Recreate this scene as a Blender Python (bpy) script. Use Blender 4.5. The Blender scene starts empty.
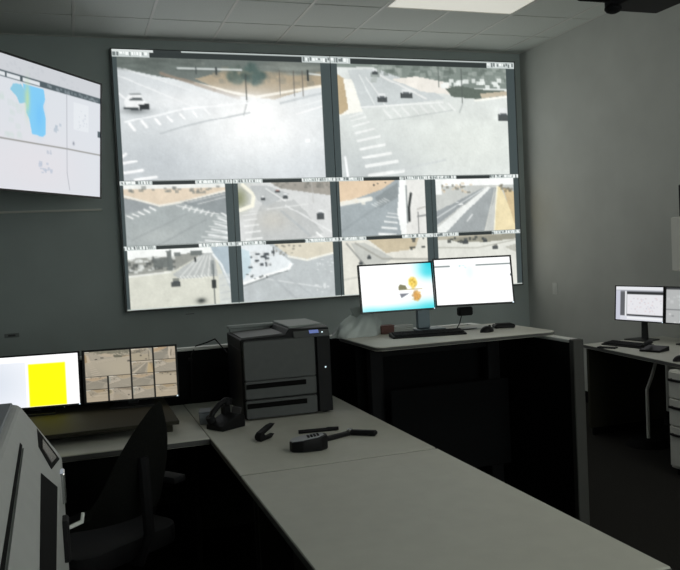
import bpy, bmesh, math, random
import numpy as np
from mathutils import Matrix, Vector
random.seed(7); rng = np.random.default_rng(7)
C = bpy.context.scene.collection
R = math.radians
EYE = 1.59                                   # camera height above the floor

# ------------------------------------------------------------------ camera
FP, YAW, PIT, ROL = 785.84, 0.326945, -0.044442, -0.049206
fwd = Vector((math.sin(YAW)*math.cos(PIT), math.cos(YAW)*math.cos(PIT), math.sin(PIT)))
rt = Vector((math.cos(YAW), -math.sin(YAW), 0)); up = rt.cross(fwd)
r2 = rt*math.cos(ROL) + up*math.sin(ROL); u2 = -rt*math.sin(ROL) + up*math.cos(ROL)
cam = bpy.data.objects.new('camera', bpy.data.cameras.new('camera')); C.objects.link(cam)
cam.data.sensor_width = 36; cam.data.lens = FP*36/680; cam.data.clip_start = 0.02
cam.matrix_world = Matrix(((r2.x, u2.x, -fwd.x, 0), (r2.y, u2.y, -fwd.y, 0), (r2.z, u2.z, -fwd.z, EYE), (0, 0, 0, 1)))
bpy.context.scene.camera = cam

# ------------------------------------------------------------------ world, exposure, lights
sc = bpy.context.scene
w = bpy.data.worlds.new('world'); sc.world = w; w.use_nodes = True
w.node_tree.nodes['Background'].inputs[0].default_value = (0.5, 0.55, 0.55, 1)
w.node_tree.nodes['Background'].inputs[1].default_value = 0.02
sc.view_settings.view_transform = 'Standard'; sc.view_settings.look = 'None'
sc.view_settings.gamma = 1; sc.view_settings.use_curve_mapping = False
sc.view_settings.exposure = 0.06
SCREEN = 1.05                                # brightness of the video wall picture
PANEL_IN_VIEW = 0.45                         # the dimmed ceiling light in the photograph
ADDED_PANE = 3.0                                 # unseen glowing pane added behind the camera as fill light
PANEL_BEHIND = 6.5                           # the same lights further back in the room

# ------------------------------------------------------------------ materials
def s2l(c):
    c = np.asarray(c, float)
    return np.where(c <= 0.04045, c/12.92, ((c+0.055)/1.055)**2.4)
def mat(name, col, rough=0.6, metal=0.0, noise=0.0, scale=40.0, bump=0.0, spec=0.5, emit=0.0, alpha=1.0, trans=0.0):
    m = bpy.data.materials.new(name); m.use_nodes = True; nt = m.node_tree; b = nt.nodes['Principled BSDF']
    b.inputs['Base Color'].default_value = (*col, 1); b.inputs['Roughness'].default_value = rough
    b.inputs['Metallic'].default_value = metal; b.inputs['Specular IOR Level'].default_value = spec
    b.inputs['Alpha'].default_value = alpha; b.inputs['Transmission Weight'].default_value = trans
    if emit:
        b.inputs['Emission Color'].default_value = (*col, 1); b.inputs['Emission Strength'].default_value = emit
    if noise or bump:
        tc = nt.nodes.new('ShaderNodeTexCoord'); n = nt.nodes.new('ShaderNodeTexNoise')
        n.inputs['Scale'].default_value = scale; n.inputs['Detail'].default_value = 5
        nt.links.new(tc.outputs['Object'], n.inputs['Vector'])
        if noise:
            cr = nt.nodes.new('ShaderNodeValToRGB'); cr.color_ramp.elements[0].position = 0.3; cr.color_ramp.elements[1].position = 0.7
            cr.color_ramp.elements[0].color = (*[c*(1-noise) for c in col], 1); cr.color_ramp.elements[1].color = (*[min(1, c*(1+noise)) for c in col], 1)
            nt.links.new(n.outputs['Fac'], cr.inputs['Fac']); nt.links.new(cr.outputs['Color'], b.inputs['Base Color'])
        if bump:
            bp = nt.nodes.new('ShaderNodeBump'); bp.inputs['Strength'].default_value = bump; bp.inputs['Distance'].default_value = 0.002
            nt.links.new(n.outputs['Fac'], bp.inputs['Height']); nt.links.new(bp.outputs['Normal'], b.inputs['Normal'])
    return m
M = dict(
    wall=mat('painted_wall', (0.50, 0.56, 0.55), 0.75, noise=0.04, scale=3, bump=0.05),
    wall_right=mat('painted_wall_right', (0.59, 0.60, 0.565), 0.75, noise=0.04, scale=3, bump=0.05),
    tile=mat('ceiling_tile_fibre', (0.74, 0.77, 0.73), 0.9, noise=0.05, scale=90, bump=0.3),
    grid=mat('ceiling_grid_metal', (0.72, 0.72, 0.68), 0.5),
    sheen=mat('ceiling_runner_sheen', (0.80, 0.80, 0.76), 0.3),  # grid paint made lighter and glossier, for the screen light reflected along the runners
    gap=mat('ceiling_void', (0.03, 0.03, 0.03), 0.9),
    carpet=mat('dark_carpet', (0.022, 0.021, 0.019), 0.95, noise=0.5, scale=160, bump=0.8, spec=0.05),
    rubber=mat('black_rubber_base', (0.006, 0.006, 0.006), 0.8, spec=0.08),
    black=mat('black_plastic', (0.007, 0.007, 0.008), 0.5, noise=0.1, scale=60, spec=0.22),
    blackm=mat('black_matt_plastic', (0.010, 0.010, 0.011), 0.7, noise=0.1, scale=60, spec=0.2),
    bezel=mat('bezel_plastic', (0.012, 0.013, 0.014), 0.4),
    wallbezel=mat('display_bezel_grey', (0.10, 0.115, 0.115), 0.5),
    wallframe=mat('display_frame_grey', (0.10, 0.11, 0.11), 0.5),
    laminate=mat('grey_laminate', (0.60, 0.595, 0.53), 0.5, noise=0.03, scale=14, bump=0.02, spec=0.35),
    edge=mat('laminate_edge_band', (0.09, 0.09, 0.085), 0.7),
    under=mat('dark_desk_panel', (0.016, 0.015, 0.013), 0.7, spec=0.2),
    fabric=mat('black_partition_fabric', (0.008, 0.0085, 0.009), 0.95, noise=0.2, scale=200, bump=0.4, spec=0.06),
    cap=mat('light_grey_trim', (0.74, 0.75, 0.71), 0.4),
    post=mat('mid_grey_post', (0.07, 0.07, 0.065), 0.6, spec=0.2),
    keytop=mat('pale_grey_plastic', (0.48, 0.49, 0.53), 0.45),
    olive=mat('dark_olive_riser', (0.032, 0.030, 0.020), 0.7, spec=0.2),
    grey=mat('grey_machine_plastic', (0.42, 0.43, 0.42), 0.5, noise=0.03, scale=30),
    bluegrey=mat('blue_grey_machine_plastic', (0.20, 0.22, 0.245), 0.5),
    prn=mat('charcoal_printer_shell', (0.075, 0.080, 0.080), 0.5, noise=0.05, scale=30),
    prnlight=mat('grey_printer_top', (0.26, 0.29, 0.28), 0.5),
    chrome=mat('chrome', (0.6, 0.6, 0.6), 0.25, 1.0),
    alu=mat('silver_arm', (0.20, 0.25, 0.28), 0.4, 0.5),
    white=mat('white_enamel', (0.62, 0.60, 0.55), 0.5),
    paper=mat('paper', (0.65, 0.67, 0.65), 0.8),
    red=mat('dull_red_card', (0.16, 0.07, 0.06), 0.7),
    bag=mat('translucent_bag', (0.62, 0.68, 0.67), 0.3, alpha=0.7),
    cream=mat('cabinet_face', (0.80, 0.79, 0.73), 0.55),
    chair=mat('chair_fabric', (0.020, 0.021, 0.019), 0.9, noise=0.2, scale=150, bump=0.4, spec=0.08),
    diffuser=mat('light_diffuser', (0.95, 0.93, 0.84), 0.5, emit=PANEL_IN_VIEW),
    diffuser2=mat('light_diffuser_bright', (0.95, 0.93, 0.86), 0.5, emit=PANEL_BEHIND),
    added_pane=mat('added_light_pane', (0.88, 0.95, 0.92), 0.5, emit=ADDED_PANE),
    led=mat('white_led', (0.75, 0.9, 1.0), 0.5, emit=1.0),
    blueled=mat('blue_display', (0.25, 0.33, 0.75), 0.5, emit=0.3),
    glass=mat('grey_label_window', (0.13, 0.12, 0.12), 0.2),
)
def screen_mat(name, strength):
    m = bpy.data.materials.new(name); m.use_nodes = True; nt = m.node_tree; b = nt.nodes['Principled BSDF']
    a = nt.nodes.new('ShaderNodeAttribute'); a.attribute_name = 'picture'
    b.inputs['Base Color'].default_value = (0.02, 0.02, 0.02, 1); b.inputs['Roughness'].default_value = 0.35
    b.inputs['Specular IOR Level'].default_value = 0.2
    nt.links.new(a.outputs['Color'], b.inputs['Emission Color']); b.inputs['Emission Strength'].default_value = strength
    return m
M['wallscreen'] = screen_mat('video_wall_picture', SCREEN)
M['lcd'] = screen_mat('monitor_picture', 1.0)
M['lcdbright'] = screen_mat('bright_monitor_picture', 1.1)

# ------------------------------------------------------------------ mesh helpers
class MB:
    def __init__(s): s.b = bmesh.new()
    def box(s, x0, x1, y0, y1, z0, z1, bev=0.0, mx=None, seg=1):
        b = bmesh.new(); bmesh.ops.create_cube(b, size=1)
        for v in b.verts:
            v.co = Vector(((x0+x1)/2+v.co.x*(x1-x0), (y0+y1)/2+v.co.y*(y1-y0), (z0+z1)/2+v.co.z*(z1-z0)))
        if bev: bmesh.ops.bevel(b, geom=list(b.edges), offset=bev, segments=seg, affect='EDGES', profile=0.6)
        return s._add(b, mx)
    def cyl(s, p, q, r, n=14, r2=None, mx=None):
        p, q = Vector(p), Vector(q); b = bmesh.new(); d = q-p
        bmesh.ops.create_cone(b, cap_ends=True, segments=n, radius1=r, radius2=r if r2 is None else r2, depth=d.length)
        m = Matrix.Translation((p+q)/2) @ Vector((0, 0, 1)).rotation_difference(d.normalized()).to_matrix().to_4x4()
        b.transform(m); return s._add(b, mx)
    def tube(s, pts, r, n=8):
        pts = [Vector(p) for p in pts]; rings = []
        for i, p in enumerate(pts):
            d = (pts[min(i+1, len(pts)-1)]-pts[max(i-1, 0)]).normalized()
            a = d.orthogonal().normalized() if i == 0 else (rings[-1][1]-d*rings[-1][1].dot(d)).normalized()
            c = d.cross(a)
            rings.append(([s.b.verts.new(p+(a*math.cos(t)+c*math.sin(t))*r) for t in [2*math.pi*k/n for k in range(n)]], a))
        for (A, _), (B, _) in zip(rings, rings[1:]):
            for k in range(n): s.b.faces.new((A[k], A[(k+1) % n], B[(k+1) % n], B[k]))
        s.b.faces.new(rings[0][0][::-1]); s.b.faces.new(rings[-1][0]); return s
    def prism(s, pts, axis, a0, a1, bev=0.0, mx=None, seg=2):
        """extrude a closed 2-D outline; axis 'x': pts=(y,z), 'y': pts=(x,z), 'z': pts=(x,y)"""
        b = bmesh.new()
        f = {'x': lambda p, a: (a, p[0], p[1]), 'y': lambda p, a: (p[0], a, p[1]), 'z': lambda p, a: (p[0], p[1], a)}[axis]
        A = [b.verts.new(f(p, a0)) for p in pts]; B = [b.verts.new(f(p, a1)) for p in pts]; n = len(pts)
        b.faces.new(A[::-1]); b.faces.new(B)
        for k in range(n): b.faces.new((A[k], A[(k+1) % n], B[(k+1) % n], B[k]))
        bmesh.ops.recalc_face_normals(b, faces=b.faces[:])
        if bev: bmesh.ops.bevel(b, geom=list(b.edges), offset=bev, segments=seg, affect='EDGES', profile=0.6)
        return s._add(b, mx)
    def ball(s, c, r, sx=1, sy=1, sz=1, n=14, mx=None):
        b = bmesh.new(); bmesh.ops.create_uvsphere(b, u_segments=n, v_segments=max(6, n//2), radius=r)
        for v in b.verts: v.co = Vector((c[0]+v.co.x*sx, c[1]+v.co.y*sy, c[2]+v.co.z*sz))
        return s._add(b, mx)
    def sheet(s, fn, nu, nv, th=0.0):
        g = [[s.b.verts.new(fn(i/nu, j/nv)) for j in range(nv+1)] for i in range(nu+1)]
        fs = [s.b.faces.new((g[i][j], g[i+1][j], g[i+1][j+1], g[i][j+1])) for i in range(nu) for j in range(nv)]
        if th: bmesh.ops.solidify(s.b, geom=fs, thickness=th)
        return s
    def _add(s, b, mx):
        if mx is not None: b.transform(mx)
        me = bpy.data.meshes.new('tmp'); b.to_mesh(me); b.free(); s.b.from_mesh(me); bpy.data.meshes.remove(me); return s
def part(name, mb, m, parent=None, smooth=False, mx=None, label=None, kind=None):
    if mx is not None: mb.b.transform(mx)
    me = bpy.data.meshes.new(name); bmesh.ops.recalc_face_normals(mb.b, faces=mb.b.faces[:]); mb.b.to_mesh(me); mb.b.free()
    me.materials.append(M[m])
    if smooth:
        for p in me.polygons: p.use_smooth = True
        me.set_sharp_from_angle(angle=R(40))
    o = bpy.data.objects.new(name, me); C.objects.link(o)
    if parent: o.parent = parent
    if label: o['label'] = label
    if kind: o['kind'] = kind
    return o
def tag(o, label, cat, group=None):
    o['label'] = label; o['category'] = cat
    if group: o['group'] = group
    return o
def thing(name, label, cat, loc=(0, 0, 0), rotz=0.0, group=None):
    o = bpy.data.objects.new(name, None); C.objects.link(o); o.empty_display_size = 0.05
    o.location = loc; o.rotation_euler = (0, 0, rotz); return tag(o, label, cat, group)
def struct(name, mb, m, parent=None):
    o = part(name, mb, m, parent); o['kind'] = 'structure'; return o
def rep(src, loc=None, parent=None, rot=None):
    o = src.copy(); C.objects.link(o)
    if loc is not None: o.location = loc
    if rot is not None: o.rotation_euler = rot
    if parent is not None: o.parent = parent
    return o
def copy_tree(o, parent=None):
    c = o.copy(); C.objects.link(c)
    if parent: c.parent = parent
    for ch in list(o.children): copy_tree(ch, c)
    return c

# ------------------------------------------------------------------ pictures shown on the screens (flat image content)
class Pic:
    def __init__(s, w, h, col):
        s.w, s.h = w, h; s.a = np.ones((h, w, 3))*np.array(col, float)/255
        s.X, s.Y = np.meshgrid((np.arange(w)+.5)/w, (np.arange(h)+.5)/h)
    def _put(s, m, c, al=1.0):
        m = (m*al)[..., None]; s.a = s.a*(1-m)+m*np.array(c, float)/255; return s
    def poly(s, pts, c, al=1.0):
        ins = np.zeros(s.X.shape, bool); n = len(pts)
        for k in range(n):
            (x1, y1), (x2, y2) = pts[k], pts[(k+1) % n]
            if y1 == y2: continue
            ins ^= ((s.Y < y1) != (s.Y < y2)) & (s.X < (x2-x1)*(s.Y-y1)/(y2-y1)+x1)
        return s._put(ins.astype(float), c, al)
    def rect(s, x0, y0, x1, y1, c, al=1.0):
        return s._put(((s.X >= x0) & (s.X < x1) & (s.Y >= y0) & (s.Y < y1)).astype(float), c, al)
    def line(s, pts, wd, c, al=1.0):
        for (x1, y1), (x2, y2) in zip(pts, pts[1:]):
            dx, dy = x2-x1, (y2-y1); L = dx*dx+dy*dy+1e-12
            t = np.clip(((s.X-x1)*dx+(s.Y-y1)*dy)/L, 0, 1)
            d = np.hypot((s.X-x1-t*dx)*s.w/s.h, s.Y-y1-t*dy)
            s._put(np.clip((wd/2-d)*s.h+.5, 0, 1), c, al)
        return s
    def blob(s, x, y, rx, ry, c, al=1.0, soft=True):
        d = ((s.X-x)/rx)**2+((s.Y-y)/ry)**2
        return s._put(np.exp(-d*1.2) if soft else (d < 1).astype(float), c, al)
    def mott(s, x0, y0, x1, y1, c, n, sz=.015, al=.7, c2=None):
        for k in range(n):
            x, y = rng.uniform(x0, x1), rng.uniform(y0, y1)
            s.rect(x-sz*rng.uniform(.4, 1.4), y-sz*rng.uniform(.4, 1.6), x+sz*rng.uniform(.4, 1.4), y+sz, c if (c2 is None or k % 2) else c2, al)
        return s
    def car(s, x, y, w=.05, h=.06, top=(225, 228, 228)):
        s.rect(x-w/2, y-h*.1, x+w/2, y+h/2, (55, 60, 62), .85); s.rect(x-w*.32, y-h/2, x+w*.32, y, top, .9)
        s.rect(x-w*.28, y-h*.15, x+w*.28, y+h*.05, (70, 76, 80), .8); return s
    def ladder(s, x0, y0, x1, y1, w0, w1, n, th=.018, slope=-.03, c=(240, 242, 240)):
        for k in range(n):
            t = (k/(n-1))**1.3; x, y, w = x0+(x1-x0)*t, y0+(y1-y0)*t, w0+(w1-w0)*t
            s.line([(x, y), (x+w, y+slope)], th*(.5+t), c, .9)
        return s
    def grain(s, amp=.045, cells=9, fine=.02):
        """soft blotches and fine video noise"""
        for n_, am in ((cells, amp), (cells*3, amp*.6), (cells*8, amp*.35)):
            g = rng.normal(0, 1, (n_+2, n_*2+2)); x = s.X*n_*2; y = s.Y*n_
            xi, yi = x.astype(int), y.astype(int); fx, fy = x-xi, y-yi; fx = fx*fx*(3-2*fx); fy = fy*fy*(3-2*fy)
            v = g[yi, xi]*(1-fx)*(1-fy)+g[yi, xi+1]*fx*(1-fy)+g[yi+1, xi]*(1-fx)*fy+g[yi+1, xi+1]*fx*fy
            s.a = s.a*(1+am*v[..., None])
        s.a = np.clip(s.a+rng.normal(0, fine, s.a.shape[:2])[..., None], 0, 1); return s
    def tree(s, x, y, rx, ry, c, n=26):
        for k in range(n):
            a, q = rng.uniform(0, 6.28), rng.uniform(0, 1)**.5
            f = rng.uniform(.85, 1.18); s.blob(x+rx*q*math.cos(a), y+ry*q*math.sin(a), rx*.30, ry*.30, [v*f for v in c], .8)
        return s
    def blur(s, k=1):
        for _ in range(k):
            p = np.pad(s.a, ((1, 1), (1, 1), (0, 0)), 'edge')
            s.a = (p[:-2, 1:-1]+p[2:, 1:-1]+p[1:-1, :-2]+p[1:-1, 2:]+2*p[1:-1, 1:-1])/6
        return s
def screen_mesh(name, pic, w, h, m, parent, mx=None, x0=None, z0=None, y=0.0):
    """flat picture, width w and height h, facing -Y, top-left at x0,z0 (default centred)"""
    a = pic.a; H, W = a.shape[:2]; me = bpy.data.meshes.new(name)
    x0 = -w/2 if x0 is None else x0; z0 = h/2 if z0 is None else z0
    xs = x0+w*np.arange(W)/(W-1); zs = z0-h*np.arange(H)/(H-1)
    co = np.zeros((H, W, 3)); co[..., 0] = xs[None]; co[..., 2] = zs[:, None]; co[..., 1] = y
    i = np.arange(H*W).reshape(H, W)
    f = np.stack([i[:-1, :-1], i[1:, :-1], i[1:, 1:], i[:-1, 1:]], -1).reshape(-1, 4)
    me.vertices.add(H*W); me.vertices.foreach_set('co', co.ravel())
    me.loops.add(f.size); me.loops.foreach_set('vertex_index', f.ravel())
    me.polygons.add(len(f)); me.polygons.foreach_set('loop_start', np.arange(len(f))*4)
    me.update(calc_edges=True)
    at = me.color_attributes.new('picture', 'FLOAT_COLOR', 'POINT')
    col = np.ones((H*W, 4), np.float32); col[:, :3] = s2l(np.clip(a, 0, 1)).reshape(-1, 3)
    at.data.foreach_set('color', col.ravel())
    if mx is not None: me.transform(mx)
    me.materials.append(M[m]); o = bpy.data.objects.new(name, me); C.objects.link(o); o.parent = parent
    return o

# ------------------------------------------------------------------ the room
WB, XR, XL, YF, HC = 7.366, 4.641, -4.0, -3.2, 1.9915+EYE
struct('floor', MB().box(XL-.1, XR+.1, YF-.1, WB+.1, -0.1, 0), 'carpet')
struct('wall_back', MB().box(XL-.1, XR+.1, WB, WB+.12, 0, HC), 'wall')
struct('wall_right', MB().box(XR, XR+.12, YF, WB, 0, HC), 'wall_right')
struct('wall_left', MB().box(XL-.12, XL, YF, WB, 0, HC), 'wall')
struct('wall_front', MB().box(XL-.1, XR+.1, YF-.12, YF, 0, HC), 'wall')
struct('baseboard_right', MB().box(XR-.012, XR, YF, WB, 0, .11, .003), 'rubber')
struct('baseboard_back', MB().box(XL, XR-.012, WB-.012, WB, 0, .11, .003), 'rubber')
pane = struct('light_pane_1', MB().box(1.0, 4.4, YF, YF+.02, .95, 2.75), 'added_pane')  # unseen glowing pane, added to brighten the walls and ceiling
wf_ = MB()
for bx in ((.92, 4.48, .87, .95), (.92, 4.48, 2.75, 2.83), (.92, 1.0, .95, 2.75), (4.4, 4.48, .95, 2.75), (2.1, 2.16, .95, 2.75), (3.24, 3.3, .95, 2.75)): wf_.box(bx[0], bx[1], YF, YF+.06, bx[2], bx[3], .003)
part('light_pane_frame', wf_, 'cap', pane)  # surround of the added light pane
ceil = struct('ceiling', MB().box(XL-.1, XR+.1, YF-.1, WB+.1, HC+.012, HC+.1), 'gap')
PT, GX, GY = 0.61, 0.1330, WB-0.6305      # tile pitch, joint offsets measured in the photograph
xs = [GX+PT*k for k in range(-8, 9)]; xs = [XL]+[x for x in xs if XL+.05 < x < XR-.05]+[XR]
ys = [WB]+[GY-PT*k for k in range(0, 18) if GY-PT*k > YF+.05]+[YF]
lights = [(GX+4*PT, 1), (GX+4*PT, 7), (GX+4*PT, 11), (GX+0*PT, 11), (GX-4*PT, 7)]       # left edge, row
lit = {(round(x+PT*j, 2), r_) for x, r_ in lights for j in (0, 1)}
tmpl = {}
for r_ in range(len(ys)-1):
    y1, y0 = ys[r_], ys[r_+1]
    for k in range(len(xs)-1):
        x0, x1 = xs[k], xs[k+1]
        if (round(x0, 2), r_-1) in lit: continue
        key = (round(x1-x0, 3), round(y1-y0, 3))
        if key not in tmpl:
            a, b = key[0]/2-.010, key[1]/2-.010
            tmpl[key] = part('ceiling_tile', MB().box(-a, a, -b, b, 0, .014, .003), 'tile', ceil)
            o = tmpl[key]
        else: o = rep(tmpl[key])
        o.location = ((x0+x1)/2, (y0+y1)/2, HC+.0005+random.uniform(0, .0015))
for y in ys[1:-1]:
    part('grid_bar', MB().box(XL, XR, y-.012, y+.012, HC+.006, HC+.012), 'grid', ceil)
for x in xs[1:-1]:
    y = YF
    for y0, y1 in sorted([(GY-PT*(q+1), GY-PT*q) for lx, q in lights if abs(lx+PT-x) < .01])+[(WB, WB)]:
        if y0 > y: part('grid_bar', MB().box(x-.011, x+.011, y, y0, HC-.002, HC+.009), 'sheen', ceil)
        y = y1
struct('trim_1', MB().box(XL, XR, WB-.02, WB, HC-.004, HC+.006), 'grid')
struct('trim_2', MB().box(XR-.02, XR, YF, WB-.02, HC-.004, HC+.006), 'grid')
LLAB = ['dimly lit ceiling light panel at the top edge above the right wall corner',
        'bright ceiling light panel behind the camera on the right', 'bright ceiling light panel at the rear right',
        'unlit ceiling light panel at the rear middle', 'unlit ceiling light panel behind the camera on the left']
for (lx, row), lab in zip(lights, LLAB):
    y1 = GY-PT*row; on = row != 1
    t = thing('ceiling_light', lab, 'light', (lx+PT, y1-PT/2, HC)); on = on and lx > 1
    f = MB(); a, b = PT-.005, PT/2-.005
    for bx in ((-a, a, -b, -b+.022), (-a, a, b-.022, b), (-a, -a+.022, -b+.022, b-.022), (a-.022, a, -b+.022, b-.022)): f.box(*bx, -.004, .011)
    part('frame', f, 'grid', t)
    part('diffuser', MB().box(-a+.022, a-.022, -b+.022, b-.022, .002, .006), 'diffuser2' if on else ('diffuser' if row == 1 else 'tile'), t)

# ------------------------------------------------------------------ video wall
VL, VW, VT, VH = 0.4432, 4.0766, EYE+1.8761, 2.3333
def cap_bar(pic, y0, y1, split=(.27, .63), long=False):
    """caption strip: white caption block, black band, white caption block (unreadable in the photograph)"""
    pic.rect(0, y0, 1, y1, (48, 54, 54))
    for a, b in ((0, split[0]), (split[1], 1.0)):
        pic.rect(a, y0, b, y1, (196, 204, 202))
        x = a+.004
        while x < b-.01:
            wq = rng.uniform(.004, .012)
            pic.rect(x, y0+(y1-y0)*rng.uniform(.1, .4), x+wq, y1-(y1-y0)*rng.uniform(.1, .35), (110, 118, 118) if rng.random() < .45 else (238, 242, 240)); x += wq+.004
    pic.rect(0, y0, 1, y0+(y1-y0)*.22, (178, 186, 184))
    return pic
def feed1():
    p = Pic(226, 130, (216, 221, 222))
    p.blob(.2, .85, .4, .35, (184, 190, 194), .9).blob(.85, .9, .3, .3, (204, 210, 214), .7)
    p.poly([(0, .08), (.45, .33), (.45, .45), (0, .6)], (206, 211, 213))
    p.poly([(0, 0), (1, 0), (1, .14), (.6, .3), (.35, .21), (0, .09)], (104, 112, 108))
    p.mott(.0, .0, .4, .08, (86, 94, 90), 50, .02, .4, (128, 134, 128))
    p.poly([(.36, .17), (.5, .1), (1, .08), (1, .2), (.75, .33), (.62, .31), (.55, .31)], (168, 154, 130))
    p.mott(.45, .08, .95, .2, (134, 130, 116), 50, .02, .4)
    p.line([(.36, .21), (.55, .28), (.66, .31), (1, .21)], .022, (244, 238, 222))
    p.line([(.2, .13), (.45, .26), (.57, .32)], .03, (146, 132, 118), .8)
    p.tree(.57, .13, .045, .08, (84, 98, 90)).tree(.655, .12, .05, .09, (68, 86, 82), 34).tree(.2, .06, .2, .05, (98, 106, 102), 40).tree(.85, .06, .16, .05, (120, 126, 120), 40)
    p.line([(.28, .085), (.59, .085)], .012, (222, 228, 226)).line([(.93, .1), (1, .11)], .012, (222, 228, 226))
    p.rect(.366, .07, .372, .13, (60, 66, 66)).rect(.46, .07, .467, .13, (60, 66, 66)).rect(.925, .07, .938, .17, (50, 56, 56))
    for x in (.78, .855, .9): p.rect(x, .08, x+.004, .3, (96, 92, 86))
    p.blob(.66, .58, .38, .3, (252, 253, 252), .85).blob(.64, .4, .16, .12, (250, 250, 248), .8).blob(.35, .35, .3, .1, (236, 238, 238), .7)
    p.rect(.605, .12, .612, .34, (70, 74, 72)).line([(.61, .35), (.59, .46)], .01, (176, 180, 180))
    p.line([(0, .16), (.35, .4)], .008, (238, 240, 240)).line([(.03, .1), (.5, .36)], .006, (232, 234, 234)).line([(0, .3), (.08, .42)], .014, (244, 246, 246))
    p.line([(.02, .53), (.3, .415), (.62, .36)], .012, (246, 248, 248))
    for k in range(7): p.line([(.04+k*.06, .545-k*.022), (.06+k*.06, .59-k*.023)], .026-.002*k, (247, 248, 248), .95)
    p.line([(.18, .62), (.3, .56), (.45, .5), (.62, .44)], .012, (176, 182, 184), .8)
    p.line([(.8, .42), (1, .33)], .008, (240, 242, 242)).line([(.86, .45), (1, .38)], .012, (246, 246, 246)).line([(.78, .36), (1, .27)], .02, (190, 196, 198), .7)
    for k, (x, y, w_) in enumerate([(0, .8, .015), (0, .86, .06), (.0, .935, .09), (.05, .99, .1)]): p.line([(x, y), (x+w_, y-.02)], .022, (247, 248, 248))
    p.blob(.075, .435, .07, .03, (120, 126, 128), .8)
    p.poly([(.02, .36), (.05, .30), (.10, .30), (.115, .355), (.135, .37), (.138, .415), (.10, .425), (.03, .42)], (238, 240, 240))
    p.poly([(.05, .335), (.105, .332), (.11, .352), (.045, .355)], (96, 102, 104)).poly([(.09, .385), (.135, .378), (.138, .42), (.095, .428)], (52, 56, 58)).poly([(.015, .405), (.09, .41), (.09, .43), (.02, .425)], (72, 78, 80)).line([(.05, .305), (.1, .303)], .01, (120, 126, 128))
    p.rect(.9, .66, .93, .69, (246, 248, 248), .9)
    return p
def feed2():
    p = Pic(226, 130, (216, 221, 218))
    p.blob(.2, .95, .4, .3, (186, 192, 193), .9).blob(.8, .7, .5, .4, (222, 227, 221), .9)
    p.poly([(.06, .06), (.3, .03), (.62, .3), (.12, .4)], (200, 206, 206))
    p.poly([(0, 0), (1, 0), (1, .2), (.7, .2), (.4, .14), (.2, .03), (0, .04)], (128, 138, 132))
    p.mott(.2, .0, 1, .15, (98, 108, 102), 70, .018, .5, (168, 176, 170))
    p.poly([(.3, .13), (.45, .1), (.64, .15), (.64, .26), (.48, .24)], (232, 228, 220)).mott(.6, .12, 1, .2, (235, 240, 236), 22, .016, .8)
    p.poly([(.62, .21), (.7, .18), (.82, .21), (1, .22), (1, .27), (.83, .3), (.66, .28)], (98, 108, 100))
    p.poly([(.83, .25), (1, .22), (1, .26), (.84, .29)], (190, 180, 160))
    p.line([(.8, .31), (1, .27)], .02, (246, 246, 238)).rect(.715, .02, .72, .34, (84, 90, 88)).line([(.72, .34), (.7, .42)], .01, (170, 176, 174))
    p.rect(.58, .0, .584, .2, (96, 104, 100)).rect(.64, .02, .643, .2, (96, 104, 100))
    p.poly([(0, .1), (.04, .14), (.05, .42), (0, .45)], (188, 170, 138)).poly([(.03, .14), (.08, .14), (.13, .42), (.0, .46), (.05, .4)], (242, 242, 234))
    p.line([(.12, .1), (.2, .36)], .008, (238, 242, 240)).line([(.16, .12), (.27, .38)], .008, (240, 242, 240)).line([(.24, .1), (.5, .3)], .02, (228, 230, 228))
    p.line([(.12, .385), (.6, .33)], .012, (240, 242, 240))
    for k in range(8): p.line([(.25+k*.055, .4-k*.008), (.29+k*.055, .47-k*.01)], .02, (238, 240, 238), .7)
    p.line([(.25, .5), (.5, .44), (.66, .4)], .01, (186, 192, 190), .7)
    p.car(.245, .3, .06, .08).car(.385, .26, .07, .08).car(.21, .07, .03, .04).car(.975, .44, .075, .12)
    p.ladder(.06, .47, .15, .99, .07, .2, 9, .022, -.04)
    p.line([(.02, .82), (.03, 1)], .02, (246, 248, 248)).line([(.3, .95), (.6, .86)], .02, (202, 207, 207), .7)
    return p
def feed3():
    p = Pic(112, 64, (164, 171, 171))
    p.poly([(0, 0), (1, 0), (1, .14), (.35, .33), (0, .2)], (220, 205, 184)).rect(0, 0, 1, .07, (232, 234, 230)).mott(0, .04, 1, .14, (120, 124, 120), 26, .02, .6)
    p.poly([(0, .2), (.35, .34), (.2, .4), (0, .46)], (150, 156, 158)).line([(0, .17), (.33, .34), (.6, .28), (1, .12)], .035, (234, 232, 222))
    p.poly([(.55, .3), (1, .14), (1, .55), (.9, .5)], (142, 149, 151)).line([(.62, .3), (1, .17)], .012, (220, 222, 220)).line([(.72, .33), (1, .22)], .012, (220, 222, 220))
    for k in range(5): p.line([(.02+k*.055, .5-k*.035), (.07+k*.055, .55-k*.035)], .03, (236, 238, 236))
    for k in range(6): p.line([(.6+k*.055, .35+k*.026), (.57+k*.055, .4+k*.03)], .026, (232, 234, 232))
    p.line([(.5, .34), (.92, .52)], .016, (228, 230, 228))
    p.blob(.3, .85, .3, .15, (180, 186, 184), .7).line([(.05, .9), (.6, .5)], .03, (148, 154, 155), .5).line([(.3, 1), (.8, .6)], .03, (146, 152, 153), .6)
    for k in range(6): p.line([(.95-k*.035, .5+k*.09), (1.0, .56+k*.09)], .035, (228, 231, 230), .95); p.line([(.9-k*.04, .55+k*.085), (1, .6+k*.085)], .02, (222, 226, 224), .8)
    return p
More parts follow.
